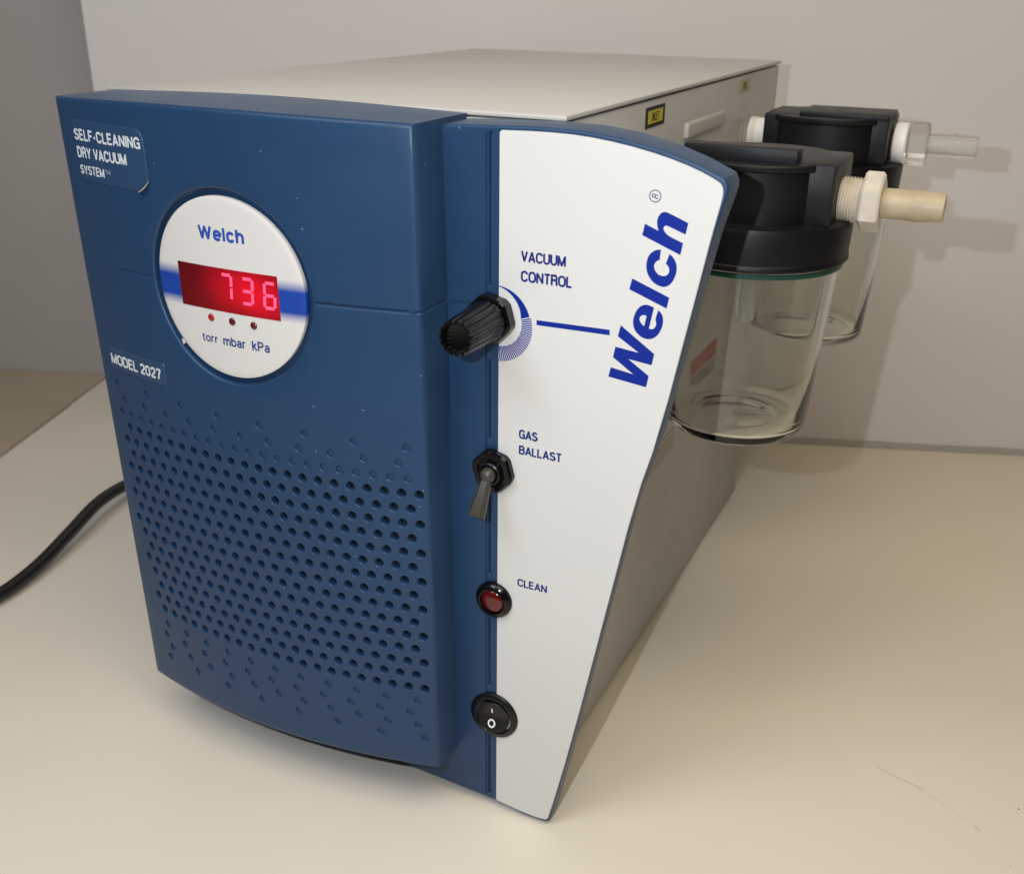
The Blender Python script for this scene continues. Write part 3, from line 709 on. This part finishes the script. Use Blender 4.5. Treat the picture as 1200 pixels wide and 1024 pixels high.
tag_(.1155, .1430, .3040, .3132, M_yel, "INLET", "black bordered yellow tag nearest the front")
tag_(.2820, .3100, .3062, .3135, M_yel2, "OUTLET", "faded yellow tag towards the back", mat("faded_border", (.40, .38, .28), .5))
# raised grey grip on the side
obj("side_grip", box(BX - .001, BX + .0024, .178, .250, .2925, .3003, .0012, 3), M_body, pump)
la = side("warning_label", .205, .280, .124, .161, M_paper, pump, .0003, "white side label with a red heading seen through the front jar")
side("label_heading", .209, .277, .142, .157, M_lred, la, .00042)
side("label_text_block", .209, .277, .127, .140, M_lgrey, la, .00042)
lb = side("rating_label", .155, .205, .108, .124, M_paper, pump, .0003, "pale rating label low on the side")
side("label_field", .158, .202, .1105, .1215, mat("label_tan", (.43, .40, .34), .5), lb, .00042)

# ------------------------------------------------------------------ catch jars
JX, JY = .0708, .1155
def jar(first):
    zb = .1712 if first else .1672
    f = lambda z: zb + (z - .1722) * (.2560 - zb) / (.2560 - .1722)
    ro = [(0, f(.1732)), (.0180, f(.1732)), (.0190, f(.1727)), (.0290, f(.1722)), (.0316, f(.1725)), (.0330, f(.1738)), (.0336, f(.1762)), (.0362, f(.2150)), (.0388, f(.2480)), (.0393, f(.2560))]
    ri = [(.0371, f(.2560)), (.0366, f(.2480)), (.0341, f(.2150)), (.0316, f(.1785)), (.0306, f(.1766)), (.0285, f(.1755)), (.0215, f(.1757)), (.0200, f(.1762)), (.0185, f(.1766)), (0, f(.1766))]
    g = obj("catch_jar", lathe(ro + ri, 96, 'Z', (JX, JY, 0)), M_glass, pump, 40,
            label="glass catch jar nearest the front, with the yellowed hose barb")
    obj("gasket", lathe([(.0395, .2512), (.0402, .2512), (.0404, .2520), (.0403, .2533), (.0395, .2533)], 96, 'Z', (JX, JY, 0), close=True), M_gasket, g)
    obj("collar", lathe([(.0385, .2546), (.0414, .2542), (.0423, .2550), (.0423, .2566), (.0419, .2572), (.0425, .2705), (.0420, .2722), (.0403, .2728), (.0, .2728)], 96, 'Z', (JX, JY, 0)), M_cap, g)
    # cap: port block with a round drum through it, lipped top, raised rib
    x0, x1 = (.0365, .1068) if first else (.0365, .1050)
    bm = box(x0, x1, JY - .0220, JY + .0220, .2724, .2977, .0012)
    merge(bm, lathe([(.0, .2720), (.0338, .2720), (.0338, .2940), (.0352, .2944), (.0356, .2949), (.0356, .2966), (.0350, .2973), (0, .2973)], 96, 'Z', (JX, JY, 0)))
    obj("cap", bm, M_cap, g, 40)
    if first: obj("cap_rib", box(.0425, .0912, JY - .0235, JY - .0135, .2960, .3030, .0008), M_cap, g)
    else: obj("cap_rib", box(.0560, x1 - .0003, JY - .0222, JY + .0150, .2960, .2998, .0008), M_cap, g)
    obj("inner_tube", lathe([(.0022, .2720), (.0042, .2720), (.0046, .2240), (.0038, .2222), (.0024, .2222)], 32, 'Z', (JX, JY, 0), close=True), M_frost, g)  # whitish streak inside the jar, built as a frosted tube
    PZ = .2808 if first else .2832
    if first:
        pr = [(0, .1050)]
        x = .1064; k = 0
        while x < .1156: pr += [(.0100 - k * .00004, x), (.0088, x + .0006)]; x += .00125; k += 1
        pr += [(.0094, .1160), (0, .1162)]
        obj("threaded_stub", lathe(pr, 48, 'X', (0, JY, PZ)), M_nylon, g, 25)
        obj("hex_nut", hexprism(.1158, .1240, .0128, JY, PZ, .0010, .52), M_nylon, g, 20)
        obj("hose_barb", lathe([(.0062, .1238), (.0063, .1245), (.0063, .1352), (.0067, .1366), (.0066, .1390), (.0058, .1484), (.0055, .1488), (.0036, .1488), (.0034, .1300), (0, .1300)], 48, 'X', (0, JY, PZ)), M_ivory, g, 30, "yellowed plastic hose barb")
    else:
        obj("white_washer", lathe([(0, .1035), (.0108, .1068), (.0112, .1075), (.0112, .1128), (.0106, .1136), (0, .1136)], 48, 'X', (0, JY, PZ)), M_ptfe, g, 30)
        obj("hex_nut", hexprism(.1136, .1246, .0122, JY, PZ, .0010, .52), M_clear, g, 20)
        obj("hose_barb", lathe([(.0062, .1244), (.0062, .1370), (.0068, .1380), (.0066, .1410), (.0060, .1500), (.0056, .1504), (.0040, .1504), (.0040, .1246)], 48, 'X', (0, JY, PZ), close=True), M_clear, g, 30, "clear plastic hose barb")
    # the port side: white threaded coupling and short clear stub to the case
    pr = [(0, BX + .0078)]; x = BX + .0078
    while x < BX + .0112: pr += [(.0098, x), (.0088, x + .0005)]; x += .0011
    pr += [(.0092, x), (.0094, x0 + .0012), (0, x0 + .0012)]
    obj("coupling", lathe(pr, 40, 'X', (0, JY, PZ)), M_ptfe, g, 25)
    obj("port_stub", lathe([(.0078, BX - .0005), (.0084, BX + .0010), (.0074, BX + .0018), (.0072, BX + .0080), (.0, BX + .0080)], 40, 'X', (0, JY, PZ)), M_clear, g, 30)
    return g
j1 = jar(True)
j2 = jar(False)
j2["label"] = "glass catch jar towards the back wall, with the clear hose barb"
j2.location = Vector((.0004, .1735, .0006))

# ------------------------------------------------------------------ power cord on the counter
R = .0044
pts = [Vector(p) for p in ((-.30, .395, ZT + R), (-.372, .345, ZT + R), (-.412, .262, ZT + R), (-.408, .200, ZT + R), (-.4014, .164, ZT + .012), (-.394, .131, ZT + .014), (-.381, .091, ZT + .011), (-.372, .060, ZT + .008), (-.367, .035, ZT + .0065), (-.366, .016, ZT + .006), (-.368, -.03, ZT + R), (-.38, -.12, ZT + R), (-.42, -.25, ZT + R))]
def catmull(P, n=8):
    out = []
    for i in range(len(P) - 1):
        a = P[max(0, i - 1)]; b = P[i]; c = P[i + 1]; d = P[min(len(P) - 1, i + 2)]
        for k in range(n):
            t = k / n; out.append(0.5 * ((2 * b) + (c - a) * t + (2 * a - 5 * b + 4 * c - d) * t * t + (3 * b - a - 3 * c + d) * t ** 3))
    return out + [P[-1]]
path = catmull(pts); bm = bmesh.new(); rg = []
for i, p in enumerate(path):
    t = (path[min(i + 1, len(path) - 1)] - path[max(0, i - 1)]).normalized(); s_ = t.cross(Vector((0, 0, 1))).normalized(); u_ = s_.cross(t)
    rg.append([bm.verts.new(p + (s_ * math.cos(a) + u_ * math.sin(a)) * R) for a in [2 * PI * k / 16 for k in range(16)]])
for a, b_ in zip(rg, rg[1:]):
    for k in range(16): bm.faces.new((a[k], a[(k + 1) % 16], b_[(k + 1) % 16], b_[k]))
bm.faces.new(rg[0]); bm.faces.new(rg[-1])
cord = obj("power_cord", bm, M_cord, None, 60); cord["label"] = "black power cord lying on the counter left of the pump"; cord["category"] = "power cord"

# lint and crumbs on the counter
bm = bmesh.new()
def crumb(x, y, r):
    c = Vector((x, y, ZT + r * .3)); v = [bm.verts.new(c + Vector((random.uniform(.6, 1) * r * math.cos(a), random.uniform(.6, 1) * r * math.sin(a), random.uniform(-.2, .3) * r))) for a in [2 * PI * k / 5 for k in range(5)]]
    tpv = bm.verts.new(c + Vector((0, 0, r * .5)))
    for k in range(5): bm.faces.new((v[k], v[(k + 1) % 5], tpv))
def hair(x, y, a, L, cv_, w=.00007):
    prev = None
    for k in range(13):
        t = k / 12; xx = x + L * t * math.cos(a + cv_ * t); yy = y + L * t * math.sin(a + cv_ * t)
        n_ = Vector((-math.sin(a + cv_ * t), math.cos(a + cv_ * t), 0)) * w
        cur = (bm.verts.new(Vector((xx, yy, ZT + .0003)) + n_), bm.verts.new(Vector((xx, yy, ZT + .0003)) - n_))
        if prev: bm.faces.new((prev[0], prev[1], cur[1], cur[0]))
        prev = cur
for _ in range(40): crumb(random.uniform(-.45, .30), random.uniform(-.13, .35), random.choice((.0002, .0003, .0004)))
for k in range(4): hair(random.uniform(-.3, .25), random.uniform(-.12, .1), random.uniform(0, 6), random.uniform(.004, .008), random.uniform(-.5, .5), .00005)
for a_, b_, w_ in (((.1634, .1129), (.1875, .1049), .00010), ((.1890, .1044), (.2080, .0925), .00004), ((.2110, .0909), (.2141, .0888), .00016)):
    hair(a_[0], a_[1], math.atan2(b_[1] - a_[1], b_[0] - a_[0]) - .05, math.hypot(b_[0] - a_[0], b_[1] - a_[1]), .10, w_)
o = obj("lint_specks", bm, mat("lint", (.38, .31, .24), .9), None, 0); o["kind"] = "stuff"; o["label"] = "tiny crumbs and hairs scattered on the counter"

# children were built in world coordinates: cancel the pump's own offset once for its direct parts
bpy.context.view_layer.update()
for c in pump.children:
    c.matrix_parent_inverse = pump.matrix_world.inverted()
